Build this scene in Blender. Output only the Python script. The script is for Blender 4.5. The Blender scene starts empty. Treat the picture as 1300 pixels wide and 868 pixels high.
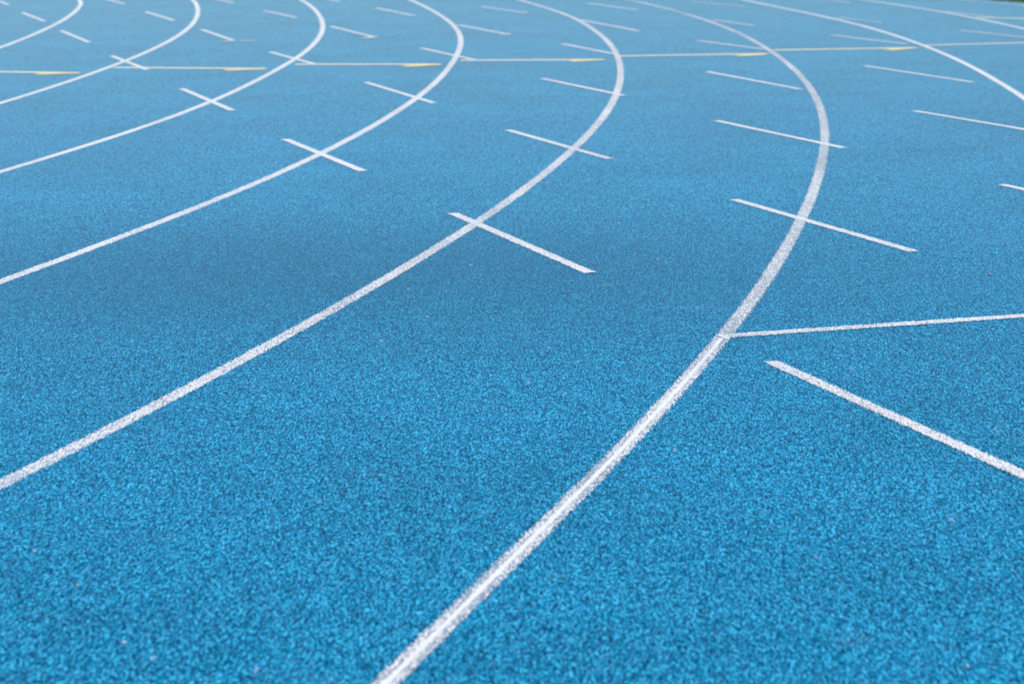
# Bend of a blue running track with white lane lines and diagonal dashes.
# World: metres, Z up, camera above the origin looking along +Y.
import bpy, bmesh, math, random
from mathutils import Matrix, Vector
random.seed(7)
F_PX, PITCH, ROLL, CAM_H = 2642.917, 0.216446, -0.004417, 1.274001
CX, CY, R6, TH = -37.99485, 16.45717, 40.03032, -0.312045
OFFS = {
    1: [(11.05, -0.056), (12.1, -0.067), (13.16, -0.0651), (14.21, -0.0537), (15.26, -0.0377), (16.32, -0.0167), (17.37, 0.0086)],
    2: [(7.03, -0.0061), (7.9, -0.013), (8.77, -0.0156), (9.64, -0.0136), (10.51, -0.0097), (11.38, -0.0047), (12.25, 0.0012), (13.12, 0.0064), (13.99, 0.0085), (14.86, 0.0087), (15.73, 0.0102), (16.6, 0.0163), (17.47, 0.0262), (18.34, 0.0407)],
    3: [(4.28, -0.0295), (5.13, -0.0107), (5.98, 0.011), (6.83, 0.0232), (7.67, 0.0233), (8.52, 0.0167), (9.37, 0.012), (10.22, 0.0138), (11.07, 0.0179), (11.92, 0.0196), (12.77, 0.0179), (13.62, 0.0142), (14.46, 0.0088), (15.31, 0.0017), (16.16, -0.0022), (17.01, 0.001), (17.86, 0.0062), (18.71, 0.0138)],
    4: [(1.9, -0.0093), (2.76, 0.0017), (3.62, 0.0158), (4.48, 0.0254), (5.34, 0.0279), (6.2, 0.024), (7.07, 0.0185), (7.93, 0.0137), (8.79, 0.0077), (9.65, 0.0005), (10.51, -0.0045), (11.37, -0.0032), (12.23, 0.0019), (13.09, 0.004), (13.95, -0.0008), (14.82, -0.0102), (15.68, -0.0229), (16.54, -0.0323), (17.4, -0.0342), (18.26, -0.0267), (19.12, -0.0082)],
    5: [(-0.18, -0.0027), (0.66, -0.0026), (1.5, -0.0045), (2.34, -0.0057), (3.19, -0.0041), (4.03, -0.0023), (4.87, -0.0034), (5.71, -0.0027), (6.55, -0.0002), (7.4, 0.0006), (8.24, -0.0006), (9.08, -0.0029), (9.92, -0.0052), (10.77, -0.0059), (11.61, -0.0056), (12.45, -0.0053), (13.29, -0.0064), (14.13, -0.0082), (14.98, -0.0064), (15.82, -0.0024), (16.66, -0.0087), (17.5, -0.024), (18.35, -0.0361), (19.19, -0.0436)],
    6: [(-1.02, 0.0), (-0.15, 0.0004), (0.71, 0.0012), (1.57, 0.0024), (2.43, 0.0021), (3.3, -0.0018), (4.16, -0.0056), (5.02, -0.0065), (5.88, -0.0053), (6.75, -0.0033), (7.61, -0.003), (8.47, -0.0045), (9.34, -0.0071), (10.2, -0.0111), (11.06, -0.0159), (11.92, -0.019), (12.79, -0.0205), (13.65, -0.0198), (14.51, -0.0191), (15.37, -0.0218), (16.24, -0.028), (17.1, -0.0348), (17.96, -0.0419), (18.82, -0.0541), (19.69, -0.0719)],
    7: [(8.99, 0.021), (9.91, 0.0194), (10.82, 0.0264), (11.74, 0.0341), (12.66, 0.0381), (13.57, 0.0391), (14.49, 0.0374), (15.4, 0.0275), (16.32, 0.0025), (17.23, -0.0329), (18.15, -0.062), (19.06, -0.0726)],
    8: [(15.4, 0.1303), (16.37, 0.1309), (17.33, 0.1208), (18.29, 0.0942), (19.26, 0.0519), (20.22, 0.0022)],
    9: [(19.49, 0.1229), (20.52, -0.1755)],
}
MARKS = {
    'a': ((-6.0094, 24.4084), (-5.5098, 23.1222)),
    'b': ((-5.0273, 21.6569), (-4.4826, 20.2379)),
    'c': ((-4.0434, 18.8906), (-3.4974, 17.4322)),
    'd': ((-4.7479, 24.4629), (-4.2483, 23.1767)),
    'e': ((-3.7617, 21.6988), (-3.2443, 20.2709)),
    'f': ((-2.7896, 18.965), (-2.3067, 17.5384)),
    'g': ((-3.0523, 16.0307), (-2.5713, 14.7977)),
    'h': ((-2.1088, 13.3854), (-1.6053, 12.0366)),
    'i': ((-3.561, 24.6018), (-3.0614, 23.3156)),
    'A': ((-4.0611, 14.79), (-3.0041, 14.5681)),
    'B': ((-2.8439, 15.0056), (-1.7417, 14.8518)),
    'j': ((-2.5567, 21.814), (-2.0937, 20.6128)),
    'k': ((-2.4017, 24.8253), (-1.9021, 23.5391)),
    'l': ((-1.6527, 19.315), (-1.1494, 17.8784)),
    'm': ((-1.8763, 16.3467), (-1.392, 15.1295)),
    'C': ((-1.5648, 15.2058), (-0.5043, 15.1504)),
    'n': ((-1.4228, 22.2185), (-0.9458, 20.8425)),
    'o': ((-0.4903, 19.4562), (-0.0087, 18.1389)),
    'p': ((-0.7135, 16.6785), (-0.2407, 15.4455)),
    'D': ((-0.3695, 15.4875), (0.6915, 15.5013)),
    'q': ((-0.9526, 13.7642), (-0.4532, 12.4071)),
    'r': ((-1.1589, 10.6522), (-0.6697, 9.4087)),
    's': ((-0.3021, 22.3488), (0.1735, 21.2114)),
    't': ((0.6619, 20.1194), (1.1369, 18.5086)),
    'u': ((0.4179, 17.0711), (0.7921, 16.0068)),
    'E': ((0.8127, 15.8195), (1.9625, 15.9797)),
    'v': ((0.2082, 13.9922), (0.7005, 12.8037)),
    'w': ((-0.0159, 11.0107), (0.4731, 9.7991)),
    'x': ((0.8311, 22.931), (1.3125, 21.6631)),
    'y': ((1.9885, 23.2273), (2.4758, 22.1362)),
    'z': ((1.9201, 20.0323), (2.219, 19.1668)),
    'aa': ((1.5487, 17.3517), (1.983, 16.4041)),
    'cc': ((1.3575, 14.4429), (1.8337, 13.1526)),
    'dd': ((1.1248, 11.416), (1.639, 10.178)),
    'ee': ((0.9179, 8.5028), (1.4282, 7.2315)),
    'L5h': ((-0.2319, 8.1681), (0.2684, 6.8495)),
    'ff': ((2.5153, 14.8608), (3.0106, 13.5763)),
    'gg': ((2.2988, 11.8746), (2.8374, 10.6258)),
    'hh': ((2.7355, 17.9202), (3.1975, 16.8653)),
    'ii': ((3.1537, 20.2441), (3.4529, 19.5247)),
    'jj': ((3.946, 18.4291), (4.4794, 17.1781)),
    'F': ((2.0468, 16.3214), (3.1903, 16.4951)),
    'G': ((3.2801, 16.7351), (4.3978, 17.0456)),
    'll': ((3.1981, 24.0673), (3.6977, 22.7811)),
    'mm': ((4.3737, 21.1668), (4.6589, 20.2591)),
    'nn': ((2.1137, 8.9026), (2.606, 7.6351)),
    'big': ((0.7039, 5.5294), (1.1815, 4.256)),
    'start': ((0.6054, 5.8552), (2.4303, 6.3843)),
    'bar': ((0.5916, 5.8878), (0.6192, 5.8125)),
    'H': ((4.484, 20.223), (5.5017, 19.6663)),
}
TIPS = {
    'A': ((-3.2899, 14.4961), (-3.0288, 14.5817)),
    'B': ((-2.0172, 14.7378), (-1.7409, 14.8453)),
    'C': ((-0.7587, 14.9904), (-0.5381, 15.1387)),
    'D': ((0.443, 15.3743), (0.6741, 15.5022)),
    'E': ((1.7082, 15.7925), (1.9119, 15.9074)),
    'F': ((2.9243, 16.2875), (3.1719, 16.4961)),
}
TABS = {
    'f': ((-2.4002, 17.4994), (-2.3192, 17.5839)),
    'l': ((-1.2393, 17.819), (-1.1553, 17.9723)),
    'o': ((-0.0908, 18.2212), (-0.0019, 18.235)),
}
TAN_DASH = ((-2.2593, 17.5803), (-2.1463, 17.5735))
PEBBLES = [(-0.8122, 3.6918), (-0.6715, 3.3931), (1.5857, 6.7962), (0.7528, 3.2614)]
CORNER = [(5.5388, 22.7116), (5.0699, 23.2965), (7.1922, 29.1177)]
EDGE = 0.27                     # rubber beyond the centre of the outermost line
BAR_S = 1.75
DASH_W = {}
DASH_WEAR = {'L5h': .32, 'ee': .28, 'big': .36, 'r': .15, 'w': .3, 'z': .4, 'y': .5, 'll': .5, 'mm': .5, 'ii': .4, 'jj': .35}
STAG_W = {'G': 0.07, 'H': 0.09}
SUN_EL_D, SUN_AZ_D, SUN_STR, SKY_STR = 50.0, 125.0, 3.0, 0.10
FOCUS, FSTOP = 6.3, 5.4
EXPOSURE = 0.64

C = bpy.context.scene.collection
SP = 1.22                      # lane width
LANE = 0.0445                    # line width
STRAIGHT = 84.39


# ------------------------------------------------------------------ helpers
def tag(o, label=None, cat=None, group=None, kind=None):
    if label: o['label'] = label
    if cat: o['category'] = cat
    if group: o['group'] = group
    if kind: o['kind'] = kind
    return o


def link(name, me, parent=None):
    o = bpy.data.objects.new(name, me)
    C.objects.link(o)
    if parent: o.parent = parent
    return o


def ribbon_mesh(name, pts, width, z, mat, closed=False, margin=0.012):
    """A flat painted strip along pts. UV.x = signed distance from the centre line
    (metres / 10 + 0.5), UV.y = distance to the nearer end (metres)."""
    n = len(pts)
    hw = width / 2 + margin
    P = [Vector(p) for p in pts]
    left, right, dist = [], [], [0.0]
    for i in range(n):
        if closed:
            t = P[(i + 1) % n] - P[i - 1]
        else:
            t = P[min(i + 1, n - 1)] - P[max(i - 1, 0)]
        t.normalize()
        nrm = Vector((-t.y, t.x))
        left.append(P[i] + nrm * hw)
        right.append(P[i] - nrm * hw)
        if i: dist.append(dist[-1] + (P[i] - P[i - 1]).length)
    total = dist[-1]
    ends = [5.0 if closed else min(d, total - d) for d in dist]
    verts = [(v.x, v.y, z) for v in left] + [(v.x, v.y, z) for v in right]
    faces, uvs = [], []
    for i in range(n if closed else n - 1):
        j = (i + 1) % n
        faces.append((i + n, j + n, j, i))
        uvs += [(0.5 - hw / 10, ends[i]), (0.5 - hw / 10, ends[j]), (0.5 + hw / 10, ends[j]), (0.5 + hw / 10, ends[i])]
    me = bpy.data.meshes.new(name)
    me.from_pydata(verts, [], faces)
    uv = me.uv_layers.new(name='across')
    for k, c in enumerate(uvs): uv.data[k].uv = c
    me.materials.append(mat)
    me.update()
    return me


def strip(name, a, b, width, z, mat, parent=None, margin=0.012, nseg=24, wear=0.25):
    a, b = Vector(a), Vector(b)
    d = (b - a).normalized()
    a2, b2 = a - d * margin, b + d * margin
    pts = [a2.lerp(b2, i / nseg) for i in range(nseg + 1)]
    o = link(name, ribbon_mesh(name, pts, width, z, mat, margin=margin), parent)
    o.color = (wear, width, margin, 1)
    return o


def offset_at(k, s):
    t = OFFS.get(k)
    if not t: return 0.0
    if s <= t[0][0]: return t[0][1] * max(0.0, 1 - (t[0][0] - s) / 4)
    if s >= t[-1][0]: return t[-1][1] * max(0.0, 1 - (s - t[-1][0]) / 4)
    for (s0, d0), (s1, d1) in zip(t, t[1:]):
        if s <= s1: return d0 + (d1 - d0) * (s - s0) / (s1 - s0)
    return 0.0


ER = Vector((math.cos(TH), math.sin(TH)))       # outward at the start of the bend
ET = Vector((-math.sin(TH), math.cos(TH)))      # running direction there
CEN = Vector((CX, CY))


def bend_point(k, s, extra=0.0):
    """Point on lane line k (6 = the line that reaches the bottom of the picture) at arc length s."""
    R = R6 + (k - 6) * SP
    d = R + offset_at(k, s) + extra
    if s < 0: return CEN + ER * d + ET * s
    a = TH + s / R
    return CEN + Vector((math.cos(a), math.sin(a))) * d


def oval(k, extra=0.0, step=0.25, smooth=True):
    R = R6 + (k - 6) * SP
    L = math.pi * R
    pts = []
    s = -STRAIGHT
    while s < -12: pts.append(bend_point(k, s, extra)); s += 4.0
    s = -12.0
    while s < 40: pts.append(bend_point(k, s, extra)); s += step
    n = 120
    for i in range(n + 1):
        ss = 40 + (L - 40) * i / n
        pts.append(bend_point(k, ss, extra))
    # far straight and far bend
    c2 = CEN - ET * STRAIGHT
    for i in range(1, 22):
        pts.append(CEN - ER * (R + extra) - ET * (STRAIGHT * i / 22))
    for i in range(121):
        a = TH + math.pi + math.pi * i / 121
        pts.append(c2 + Vector((math.cos(a), math.sin(a))) * (R + extra))
    return pts


# ------------------------------------------------------------------ materials
def nodes(name):
    m = bpy.data.materials.new(name)
    m.use_nodes = True
    nt = m.node_tree
    nt.nodes.clear()
    return m, nt


def N(nt, kind, **kw):
    n = nt.nodes.new(kind)
    for k, v in kw.items(): setattr(n, k, v)
    return n


def math_node(nt, op, a, b=None, clamp=False):
    n = N(nt, 'ShaderNodeMath', operation=op, use_clamp=clamp)
    for i, v in enumerate((a, b)):
        if v is None: continue
        if isinstance(v, (int, float)): n.inputs[i].default_value = v
        else: nt.links.new(v, n.inputs[i])
    return n.outputs[0]


def ramp(nt, fac, stops):
    r = N(nt, 'ShaderNodeValToRGB')
    el = r.color_ramp.elements
    while len(el) < len(stops): el.new(0.5)
    for e, (p, c) in zip(el, stops):
        e.position = p
        e.color = (*c, 1)
    nt.links.new(fac, r.inputs[0])
    return r.outputs[0]


def mix_col(nt, fac, a, b, blend='MIX'):
    n = N(nt, 'ShaderNodeMix', data_type='RGBA', blend_type=blend)
    for sock, v in ((n.inputs[0], fac), (n.inputs[6], a), (n.inputs[7], b)):
        if isinstance(v, (int, float)): sock.default_value = v
        elif isinstance(v, tuple): sock.default_value = (*v, 1)
        else: nt.links.new(v, sock)
    return n.outputs[2]


def granules(nt):
    """Rubber granule surface: colour, granule random, height."""
    geo = N(nt, 'ShaderNodeNewGeometry')
    pos = geo.outputs['Position']
    flat = N(nt, 'ShaderNodeVectorMath', operation='MULTIPLY')
    flat.inputs[1].default_value = (1, 1 / STRETCH, 0)   # grain stretched along the view, standing in for the relief of the granules
    nt.links.new(pos, flat.inputs[0])
    p = flat.outputs[0]
    vor = N(nt, 'ShaderNodeTexVoronoi', voronoi_dimensions='2D', feature='F1')
    vor.inputs['Scale'].default_value = G_SCALE
    nt.links.new(p, vor.inputs['Vector'])
    sep = N(nt, 'ShaderNodeSeparateColor')
    nt.links.new(vor.outputs['Color'], sep.inputs[0])
    rnd, rnd2, rnd3 = sep.outputs[0], sep.outputs[1], sep.outputs[2]
    clump = N(nt, 'ShaderNodeTexNoise', noise_dimensions='2D')
    clump.inputs['Scale'].default_value = 215
    clump.inputs['Detail'].default_value = 3
    clump.inputs['Roughness'].default_value = 0.7
    nt.links.new(p, clump.inputs['Vector'])
    v = math_node(nt, 'ADD', math_node(nt, 'MULTIPLY', rnd, W_RND),
                  math_node(nt, 'MULTIPLY', math_node(nt, 'SUBTRACT', clump.outputs[0], 0.5), W_CLUMP))
    v = math_node(nt, 'ADD', v, 0.5 - W_RND / 2, True)
    col = ramp(nt, v, TRACK_RAMP)
    # some granules lean to violet, some to green-blue
    col = mix_col(nt, math_node(nt, 'MULTIPLY', math_node(nt, 'GREATER_THAN', rnd2, 0.86), 0.45), col, (0.085, 0.28, 0.56))
    col = mix_col(nt, math_node(nt, 'MULTIPLY', math_node(nt, 'LESS_THAN', rnd2, 0.15), 0.4), col, (0.0, 0.20, 0.30))
    # slow unevenness of the laid rubber
    slow = N(nt, 'ShaderNodeTexNoise')
    slow.inputs['Scale'].default_value = 1.3
    slow.inputs['Detail'].default_value = 4
    nt.links.new(pos, slow.inputs['Vector'])
    slow2 = N(nt, 'ShaderNodeTexNoise')
    slow2.inputs['Scale'].default_value = 9
    slow2.inputs['Detail'].default_value = 4
    nt.links.new(pos, slow2.inputs['Vector'])
    f = math_node(nt, 'ADD', math_node(nt, 'MULTIPLY', slow.outputs[0], 0.50), math_node(nt, 'MULTIPLY', slow2.outputs[0], 0.24))
    f = math_node(nt, 'ADD', f, 0.63)
    comb = N(nt, 'ShaderNodeCombineColor')
    for i in range(3): nt.links.new(f, comb.inputs[i])
    col = mix_col(nt, 1.0, col, comb.outputs[0], 'MULTIPLY')
    # a duller, darker patch across the lanes, its outline broken up by noise
    rel = N(nt, 'ShaderNodeVectorMath', operation='SUBTRACT')
    rel.inputs[1].default_value = (-0.6, 6.9, 0)
    nt.links.new(pos, rel.inputs[0])
    scl = N(nt, 'ShaderNodeVectorMath', operation='MULTIPLY')
    scl.inputs[1].default_value = (0.46, 0.80, 0)
    nt.links.new(rel.outputs[0], scl.inputs[0])
    ln = N(nt, 'ShaderNodeVectorMath', operation='LENGTH')
    nt.links.new(scl.outputs[0], ln.inputs[0])
    dull = math_node(nt, 'SUBTRACT', math_node(nt, 'ADD', 1.25, math_node(nt, 'MULTIPLY', math_node(nt, 'SUBTRACT', slow.outputs[0], 0.5), 1.6)), ln.outputs['Value'], True)
    col = mix_col(nt, math_node(nt, 'MULTIPLY', dull, 0.44), col, (0.010, 0.082, 0.145))
    # pale scuffs
    sc_ = N(nt, 'ShaderNodeTexNoise')
    sc_.inputs['Scale'].default_value = 4.2
    sc_.inputs['Detail'].default_value = 7
    sc_.inputs['Roughness'].default_value = 0.7
    sc_.inputs['Distortion'].default_value = 0.6
    nt.links.new(pos, sc_.inputs['Vector'])
    sf = math_node(nt, 'MULTIPLY', math_node(nt, 'SUBTRACT', sc_.outputs[0], 0.61, True), 1.1, True)
    col = mix_col(nt, sf, col, (0.30, 0.42, 0.62))
    # stray pale and pink crumbs among the granules
    cr = N(nt, 'ShaderNodeTexVoronoi', voronoi_dimensions='2D', feature='F1')
    cr.inputs['Scale'].default_value = 150
    nt.links.new(p, cr.inputs['Vector'])
    crs = N(nt, 'ShaderNodeSeparateColor')
    nt.links.new(cr.outputs['Color'], crs.inputs[0])
    col = mix_col(nt, math_node(nt, 'MULTIPLY', math_node(nt, 'GREATER_THAN', crs.outputs[0], 0.9997), 0.45), col, (0.42, 0.46, 0.66))
    h = math_node(nt, 'SUBTRACT', math_node(nt, 'ADD', math_node(nt, 'MULTIPLY', rnd3, 0.9), clump.outputs[0]),
                  math_node(nt, 'MULTIPLY', vor.outputs['Distance'], 1.2))
    bump = N(nt, 'ShaderNodeBump')
    bump.inputs['Strength'].default_value = B_STR
    bump.inputs['Distance'].default_value = B_DIST
    nt.links.new(h, bump.inputs['Height'])
    return p, col, rnd, rnd3, clump.outputs[0], bump.outputs[0]


def principled(nt, col, normal=None, rough=0.6, spec=0.5, coat=0.0):
    b = N(nt, 'ShaderNodeBsdfPrincipled')
    out = N(nt, 'ShaderNodeOutputMaterial')
    if isinstance(col, tuple): b.inputs['Base Color'].default_value = (*col, 1)
    else: nt.links.new(col, b.inputs['Base Color'])
    b.inputs['Roughness'].default_value = rough
    b.inputs['Specular IOR Level'].default_value = spec
    b.inputs['Coat Weight'].default_value = coat
    b.inputs['Coat IOR'].default_value = 1.2
    b.inputs['Coat Roughness'].default_value = COAT_R
    if normal is not None: nt.links.new(normal, b.inputs['Normal'])
    nt.links.new(b.outputs[0], out.inputs[0])
    return b


G_SCALE = 460.0
STRETCH = 4.0
W_RND, W_CLUMP = 1.3, 1.45
B_STR, B_DIST = 0.55, 0.004
ROUGH, SPEC = 0.5, 0.0
COAT, COAT_R = 0.47, 0.14
TRACK_RAMP = [(0.0, (0.000, 0.040, 0.098)), (0.32, (0.000, 0.116, 0.230)), (0.62, (0.000, 0.183, 0.332)), (0.86, (0.006, 0.300, 0.515)), (1.0, (0.06, 0.53, 0.79))]


def track_material():
    m, nt = nodes('blue_rubber')
    p, col, rnd, rnd3, cl, nrm = granules(nt)
    principled(nt, col, nrm, ROUGH, SPEC, COAT)
    return m


def paint_material(name, colour, colour_dark):
    """Line paint on the granules: ragged edges, worn-through granules, the rubber between."""
    m, nt = nodes(name)
    p, col, rnd, rnd3, cl, nrm = granules(nt)
    uv = N(nt, 'ShaderNodeUVMap', uv_map='across')
    sx = N(nt, 'ShaderNodeSeparateXYZ')
    nt.links.new(uv.outputs[0], sx.inputs[0])
    info = N(nt, 'ShaderNodeObjectInfo')
    oc = N(nt, 'ShaderNodeSeparateColor')
    nt.links.new(info.outputs['Color'], oc.inputs[0])
    wear, width, margin = oc.outputs[0], oc.outputs[1], oc.outputs[2]
    lat = math_node(nt, 'MULTIPLY', math_node(nt, 'ABSOLUTE', math_node(nt, 'SUBTRACT', sx.outputs[0], 0.5)), 10.0)
    inside = math_node(nt, 'SUBTRACT', math_node(nt, 'MULTIPLY', width, 0.5), lat)
    inside = math_node(nt, 'MINIMUM', inside, math_node(nt, 'SUBTRACT', sx.outputs[1], margin))
    fine = N(nt, 'ShaderNodeTexVoronoi', voronoi_dimensions='2D', feature='F1')
    fine.inputs['Scale'].default_value = 430
    nt.links.new(p, fine.inputs['Vector'])
    fs_ = N(nt, 'ShaderNodeSeparateColor')
    nt.links.new(fine.outputs['Color'], fs_.inputs[0])
    f1, f2 = fs_.outputs[0], fs_.outputs[1]
    jit = math_node(nt, 'ADD', math_node(nt, 'MULTIPLY', math_node(nt, 'SUBTRACT', f1, 0.5), 0.010),
                    math_node(nt, 'MULTIPLY', math_node(nt, 'SUBTRACT', cl, 0.5), 0.014))
    jit = math_node(nt, 'MULTIPLY', jit, math_node(nt, 'MULTIPLY', width, 20.0))
    edge = math_node(nt, 'GREATER_THAN', math_node(nt, 'ADD', inside, jit), 0.0)
    # wear: a patchy share of the granules shows through
    patch = N(nt, 'ShaderNodeTexNoise', noise_dimensions='2D')
    patch.inputs['Scale'].default_value = 5
    patch.inputs['Detail'].default_value = 5
    nt.links.new(p, patch.inputs['Vector'])
    w = math_node(nt, 'MULTIPLY', wear, math_node(nt, 'ADD', math_node(nt, 'MULTIPLY', patch.outputs[0], 1.6), 0.2))
    keep = math_node(nt, 'GREATER_THAN', math_node(nt, 'ADD', math_node(nt, 'MULTIPLY', f2, 0.8), math_node(nt, 'MULTIPLY', cl, 0.4)), w)
    pc = mix_col(nt, math_node(nt, 'ADD', math_node(nt, 'MULTIPLY', f1, 0.6), math_node(nt, 'MULTIPLY', cl, 0.5), True), colour_dark, colour)
    dirt = N(nt, 'ShaderNodeTexNoise')
    dirt.inputs['Scale'].default_value = 2.3
    dirt.inputs['Detail'].default_value = 6
    dirt.inputs['Roughness'].default_value = 0.65
    nt.links.new(p, dirt.inputs['Vector'])
    pc = mix_col(nt, math_node(nt, 'MULTIPLY', math_node(nt, 'SUBTRACT', dirt.outputs[0], 0.45, True), 1.4, True), pc, (0.50, 0.50, 0.54))
    thin = mix_col(nt, 0.68, col, (0.40, 0.40, 0.42))     # worn granules; the grey also carries the shade of the gaps between them
    b = principled(nt, mix_col(nt, keep, thin, pc), nrm, ROUGH, SPEC, COAT * 0.6)
    out = nt.nodes['Material Output']
    clear = N(nt, 'ShaderNodeBsdfTransparent')
    mx = N(nt, 'ShaderNodeMixShader')
    nt.links.new(edge, mx.inputs[0])
    nt.links.new(clear.outputs[0], mx.inputs[1])
    nt.links.new(b.outputs[0], mx.inputs[2])
    nt.links.new(mx.outputs[0], out.inputs[0])
    return m


M_TRACK = track_material()
M_WHITE = paint_material('white_line_paint', (0.85, 0.84, 0.81), (0.60, 0.60, 0.60))
M_FRESH = paint_material('fresh_white_paint', (0.84, 0.84, 0.84), (0.76, 0.76, 0.77))
M_CREAM = paint_material('cream_line_paint', (0.90, 0.78, 0.48), (0.80, 0.70, 0.46))
M_YELLOW = paint_material('yellow_line_paint', (0.95, 0.74, 0.24), (0.86, 0.66, 0.22))
M_TAN = paint_material('tan_line_paint', (0.70, 0.52, 0.36), (0.55, 0.44, 0.34))


def soil_material():
    m, nt = nodes('grass_ground')
    geo = N(nt, 'ShaderNodeNewGeometry')
    no = N(nt, 'ShaderNodeTexNoise')
    no.inputs['Scale'].default_value = 1.4
    no.inputs['Detail'].default_value = 6
    nt.links.new(geo.outputs['Position'], no.inputs['Vector'])
    col = ramp(nt, no.outputs[0], [(0.3, (0.030, 0.060, 0.012)), (0.5, (0.05, 0.085, 0.018)), (0.7, (0.10, 0.075, 0.03))])
    principled(nt, col, None, 0.9, 0.2)
    return m


def blade_material():
    m, nt = nodes('grass_blades')
    geo = N(nt, 'ShaderNodeNewGeometry')
    no = N(nt, 'ShaderNodeTexNoise')
    no.inputs['Scale'].default_value = 2.2
    no.inputs['Detail'].default_value = 3
    nt.links.new(geo.outputs['Position'], no.inputs['Vector'])
    v = math_node(nt, 'ADD', math_node(nt, 'MULTIPLY', geo.outputs['Random Per Island'], 0.5), math_node(nt, 'MULTIPLY', no.outputs[0], 0.5))
    col = ramp(nt, v, [(0.15, (0.05, 0.12, 0.012)), (0.5, (0.09, 0.18, 0.02)), (0.75, (0.10, 0.12, 0.022)), (0.95, (0.20, 0.11, 0.04))])
    principled(nt, col, None, 0.6, 0.3)
    return m


M_SOIL, M_BLADE = soil_material(), blade_material()

# ------------------------------------------------------------------ setting
S = 1500
me = bpy.data.meshes.new('ground')
me.from_pydata([(-S, -S, -0.03), (S, -S, -0.03), (S, S, -0.03), (-S, S, -0.03)], [], [(0, 1, 2, 3)])
me.materials.append(M_SOIL)
tag(link('ground', me), kind='structure')

# track surface: an oval of rubber 3 cm thick, from inside the first line to the edge beyond the last
inner = oval(1, extra=-4.2)
outer = oval(9, extra=EDGE)
n = len(inner)
vs = [(p.x, p.y, 0) for p in inner] + [(p.x, p.y, 0) for p in outer]
vs += [(p.x, p.y, -0.04) for p in outer] + [(p.x, p.y, -0.04) for p in inner]
fs = []
for i in range(n):
    j = (i + 1) % n
    fs.append((i, i + n, j + n, j))
    fs.append((i + n, i + 2 * n, j + 2 * n, j + n))
    fs.append((j, j + 3 * n, i + 3 * n, i))
me = bpy.data.meshes.new('running_track')
me.from_pydata(vs, [], fs)
me.materials.append(M_TRACK)
tag(link('running_track', me), kind='structure')

# grass beyond the outer edge, blades where the picture sees it
bm = bmesh.new()
for _ in range(26000):
    s = random.uniform(12, 34)
    off = EDGE + 0.02 + random.random() ** 1.6 * 7.0
    p = bend_point(9, s, off)
    a = random.uniform(0, 2 * math.pi)
    h = random.uniform(0.04, 0.085)
    w = random.uniform(0.003, 0.006)
    lean = random.uniform(0.0, 0.05)
    la = random.uniform(0, 2 * math.pi)
    dx, dy = math.cos(a) * w, math.sin(a) * w
    lx, ly = math.cos(la) * lean, math.sin(la) * lean
    b0 = bm.verts.new((p.x - dx, p.y - dy, -0.032)); b1 = bm.verts.new((p.x + dx, p.y + dy, -0.032))
    m0 = bm.verts.new((p.x - dx * .7 + lx * .35, p.y - dy * .7 + ly * .35, -0.03 + h * .6)); m1 = bm.verts.new((p.x + dx * .7 + lx * .35, p.y + dy * .7 + ly * .35, -0.03 + h * .6))
    t = bm.verts.new((p.x + lx, p.y + ly, -0.03 + h))
    bm.faces.new((b0, b1, m1, m0)); bm.faces.new((m0, m1, t))
me = bpy.data.meshes.new('grass')
bm.to_mesh(me); bm.free()
me.materials.append(M_BLADE)
tag(link('grass', me), 'short green grass verge beyond the outer edge of the blue track', 'grass', kind='stuff')

# ------------------------------------------------------------------ lane lines
LINE_LABELS = {
    1: 'curved white lane line cutting the top left corner, leftmost of all the lane lines',
    2: 'curved white lane line, second from the left in the photo',
    3: 'curved white lane line, third from the left in the photo',
    4: 'curved white lane line, fourth from the left, crossed by three diagonal dashes',
    5: 'long white lane line from the lower left edge to the top middle',
    6: 'worn white lane line reaching the bottom edge, bright stripe down its near end',
    7: 'curved white lane line, next one right of the line with the bright stripe',
    8: 'faint white lane line, second closest to the grass in the top right corner',
    9: 'outermost pale lane line right beside the grass in the top right corner',
}
LINE_WEAR = {1: .2, 2: .2, 3: .26, 4: .34, 5: .5, 6: .64, 7: .2, 8: .25, 9: .3}
lane = {}
for k in range(1, 10):
    o = link('lane_line', ribbon_mesh('lane_line', oval(k), LANE, 0.0008, M_WHITE, closed=True))
    o.color = (LINE_WEAR[k], LANE, 0.012, 1)
    tag(o, LINE_LABELS[k], 'lane line', 'white lane lines curving round the bend', 'thing')
    lane[k] = o

# the bright thin stripe and its cross bar on the near end of the sixth line
s_bar = BAR_S
pts = []
s = s_bar - 14.0
while s < s_bar - 0.02:
    pts.append(bend_point(6, s)); s += 0.2
pts.append(bend_point(6, s_bar - 0.012))
o = link('centre_stripe', ribbon_mesh('centre_stripe', pts, 0.0115, 0.0014, M_FRESH, margin=0.003), lane[6])
o.color = (0.0, 0.0115, 0.003, 1)
o['label'] = 'thin bright white stripe along the middle of the worn line'
a, b = MARKS['bar']
a = tuple(Vector(a).lerp(Vector(b), 0.18))
o = strip('cross_bar', a, b, 0.014, 0.0022, M_FRESH, lane[6], margin=0.003, wear=0)
o['label'] = 'short bright white bar ending the thin stripe'

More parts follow.
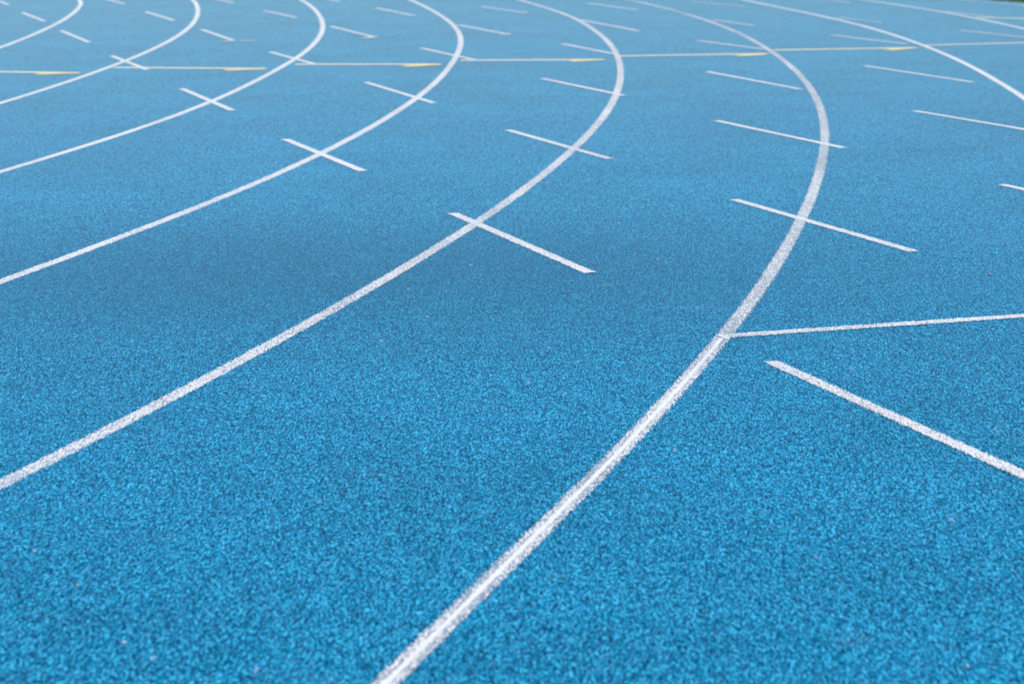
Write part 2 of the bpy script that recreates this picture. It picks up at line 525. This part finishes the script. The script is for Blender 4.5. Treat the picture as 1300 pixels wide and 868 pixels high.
# ------------------------------------------------------------------ dashes
G_DASH = 'white diagonal dashes painted along the lane lines'
DASHES = [
    ('a', 'white dash cut off by the top left corner, farthest left of all the dashes'),
    ('b', 'short white dash just above the leftmost lane line, near the top left corner'),
    ('c', 'short white dash just below the leftmost lane line, between it and the second line'),
    ('d', 'white dash touching the top edge between the two leftmost lane lines'),
    ('e', 'short white dash inside the curl of the second lane line from the left'),
    ('f', 'white dash with a pale tan end, right of the second lane line curl'),
    ('g', 'white dash crossing the second lane line from the left'),
    ('h', 'white dash crossing the third lane line, nearer of the two crossing it'),
    ('i', 'white dash touching the top edge between the second and third lane lines'),
    ('j', 'short white dash inside the curl of the third lane line, left of its top'),
    ('k', 'white dash touching the top edge just right of the third lane line from the left'),
    ('l', 'white dash with a cream end, between the curls of the third and fourth lane lines'),
    ('m', 'white dash crossing the third lane line beside a cream line, farther of its two'),
    ('n', 'faint white dash near the top edge, left of the fourth lane line'),
    ('o', 'white dash with a cream end starting at the right side of the fourth lane line'),
    ('p', 'white dash crossing the fourth lane line beside a cream line, farthest of three'),
    ('q', 'white dash crossing the fourth lane line, middle one of three crossing it'),
    ('r', 'white dash crossing the fourth lane line, nearest the camera of three crossing it'),
    ('s', 'faint white dash near the top edge, just left of the fifth lane line'),
    ('t', 'faint white dash leaving the right side of the fifth lane line, above the cream lines'),
    ('u', 'white dash ending on the fifth lane line where a cream line begins'),
    ('v', 'white dash ending on the fifth lane line just below the row of cream lines'),
    ('w', 'white dash crossing the fifth lane line, second nearest the camera on that line'),
    ('L5h', 'long white dash crossing the fifth lane line near the middle of the picture'),
    ('x', 'faint white dash near the top edge between the fifth and sixth lane lines'),
    ('y', 'very faint white dash near the top edge between the sixth and seventh lane lines'),
    ('z', 'faint short white dash leaving the right side of the sixth lane line high up'),
    ('aa', 'white dash ending at the sixth lane line just above a cream line'),
    ('cc', 'white dash left of the sixth lane line, just below the row of cream lines'),
    ('dd', 'white dash crossing the sixth lane line, farther of the two crossing that line'),
    ('ee', 'long white dash crossing the sixth lane line, nearer of the two crossing that line'),
    ('big', 'widest white dash running off the right edge, nearest the camera of all the dashes'),
    ('ff', 'white dash left of the seventh lane line, just below the row of cream lines'),
    ('gg', 'white dash running off the right edge below the seventh lane line'),
    ('nn', 'tip of a white dash at the right edge above the slanting start line'),
    ('hh', 'faint white dash ending at the seventh lane line just above a yellow tipped cream line'),
    ('ii', 'faint short white dash leaving the right side of the seventh lane line'),
    ('ll', 'very faint white dash near the top edge between the seventh and eighth lane lines'),
    ('jj', 'faint white dash running off the right edge between the seventh and eighth lane lines'),
    ('mm', 'very faint white dash just above the eighth lane line, left of the small cream line'),
]
TAB = {'f': M_TAN, 'l': M_CREAM, 'o': M_CREAM}
for key, label in DASHES:
    a, b = MARKS[key]
    b = tuple(Vector(b).lerp(Vector(a), 0.012))
    o = strip('painted_dash', a, b, DASH_W.get(key, 0.042), 0.0016, M_WHITE, wear=DASH_WEAR.get(key, .2))
    tag(o, label, 'painted dash', G_DASH, 'thing')
    if key in TAB:
        c = strip('end_tab', *TABS[key], 0.07, 0.0024, TAB[key], o, wear=.15)
        c['label'] = 'pale tan end' if key == 'f' else 'cream end'

o = strip('tan_dash', *TAN_DASH, 0.075, 0.0016, M_TAN, wear=.25)
tag(o, 'single short tan dash alone in the lane, right of the second lane line curl', 'painted dash', None, 'thing')

# ------------------------------------------------------------------ stagger lines
G_STAG = 'cream lines with yellow tips across the lanes'
STAG = [
    ('A', 'cream line with a yellow end at the left edge, leftmost in the row'),
    ('B', 'cream line with a yellow tip from the second to the third lane line'),
    ('C', 'cream line with a yellow tip from the third towards the fourth lane line'),
    ('D', 'cream line with a yellow tip from the fourth towards the fifth lane line'),
    ('E', 'cream line with a yellow tip from the fifth to the sixth lane line'),
    ('F', 'cream line with a yellow tip from the sixth to the seventh lane line'),
    ('G', 'pale cream line running off the right edge from the seventh lane line'),
    ('H', 'short cream line running off the right edge just above the eighth lane line'),
]
for key, label in STAG:
    a, b = MARKS[key]
    o = strip('stagger_line', a, b, STAG_W.get(key, 0.085), 0.0012, M_CREAM, wear=.12)
    tag(o, label, 'stagger line', G_STAG, 'thing')
    if key in TIPS:
        strip('yellow_tip', *TIPS[key], 0.10, 0.0020, M_YELLOW, o, wear=.05)

a, b = MARKS['start']
o = strip('start_line', a, b, 0.047, 0.0016, M_WHITE, wear=.45)
tag(o, 'white line slanting up to the right edge from the bar on the striped lane line', 'start line', None, 'thing')

# ------------------------------------------------------------------ crumbs on the rubber
PEB = [((0.42, 0.36, 0.32), 0.0030, 'tiny pale brown pebble lying near the bottom left corner'),
       ((0.62, 0.60, 0.66), 0.0035, 'tiny whitish pebble lying lowest near the bottom left corner'),
       ((0.60, 0.25, 0.40), 0.0048, 'tiny pink crumb on the blue rubber near the right edge above the start line'),
       ((0.42, 0.22, 0.22), 0.0032, 'tiny reddish crumb on the blue rubber near the bottom right corner')]
for (px, py), (c, r, label) in zip(PEBBLES, PEB):
    bm = bmesh.new()
    bmesh.ops.create_icosphere(bm, subdivisions=2, radius=r)
    for v in bm.verts:
        v.co *= random.uniform(.8, 1.2)
        v.co.z = v.co.z * .6 + r * .5
    me = bpy.data.meshes.new('pebble')
    bm.to_mesh(me); bm.free()
    m, nt = nodes('pebble_stone')
    no = N(nt, 'ShaderNodeTexNoise'); no.inputs['Scale'].default_value = 400
    col = ramp(nt, no.outputs[0], [(0.3, tuple(x * .6 for x in c)), (0.7, c)])
    principled(nt, col, None, .8, .2)
    me.materials.append(m)
    o = link('pebble', me)
    o.location = (px, py, 0.0005)
    tag(o, label, 'pebble', 'tiny crumbs lying on the blue rubber', 'thing')

# ------------------------------------------------------------------ light
SUN_EL, SUN_AZ = math.radians(SUN_EL_D), math.radians(SUN_AZ_D)    # azimuth clockwise from +Y
world = bpy.data.worlds.new('World')
bpy.context.scene.world = world
world.use_nodes = True
nt = world.node_tree
bg = nt.nodes['Background']
sky = nt.nodes.new('ShaderNodeTexSky')
sky.sky_type = 'NISHITA'
sky.sun_disc = False
sky.ozone_density = 4.0
sky.dust_density = 0.6
sky.sun_elevation = SUN_EL
sky.sun_rotation = SUN_AZ
nt.links.new(sky.outputs[0], bg.inputs[0])
bg.inputs[1].default_value = SKY_STR
sun = bpy.data.lights.new('sun', 'SUN')
sun.energy = SUN_STR
sun.angle = math.radians(0.5)
sun.color = (1.0, 0.96, 0.90)
so = bpy.data.objects.new('sun', sun)
C.objects.link(so)
d = Vector((math.sin(SUN_AZ) * math.cos(SUN_EL), math.cos(SUN_AZ) * math.cos(SUN_EL), math.sin(SUN_EL)))
so.rotation_euler = d.to_track_quat('Z', 'Y').to_euler()
so.location = d * 30

# ------------------------------------------------------------------ camera
cam = bpy.data.cameras.new('camera')
co = bpy.data.objects.new('camera', cam)
C.objects.link(co)
cam.sensor_fit = 'HORIZONTAL'
cam.sensor_width = 36
cam.lens = F_PX / 1300 * 36
cam.clip_start, cam.clip_end = 0.05, 4000
cam.dof.use_dof = True
cam.dof.focus_distance = FOCUS
cam.dof.aperture_fstop = FSTOP
co.matrix_world = Matrix.Translation((0, 0, CAM_H)) @ Matrix.Rotation(math.pi / 2 - PITCH, 4, 'X') @ Matrix.Rotation(ROLL, 4, 'Z')
sc = bpy.context.scene
sc.camera = co
sc.view_settings.view_transform = 'Standard'
sc.view_settings.look = 'None'
sc.view_settings.exposure = EXPOSURE
sc.view_settings.gamma = 1
sc.view_settings.use_curve_mapping = False
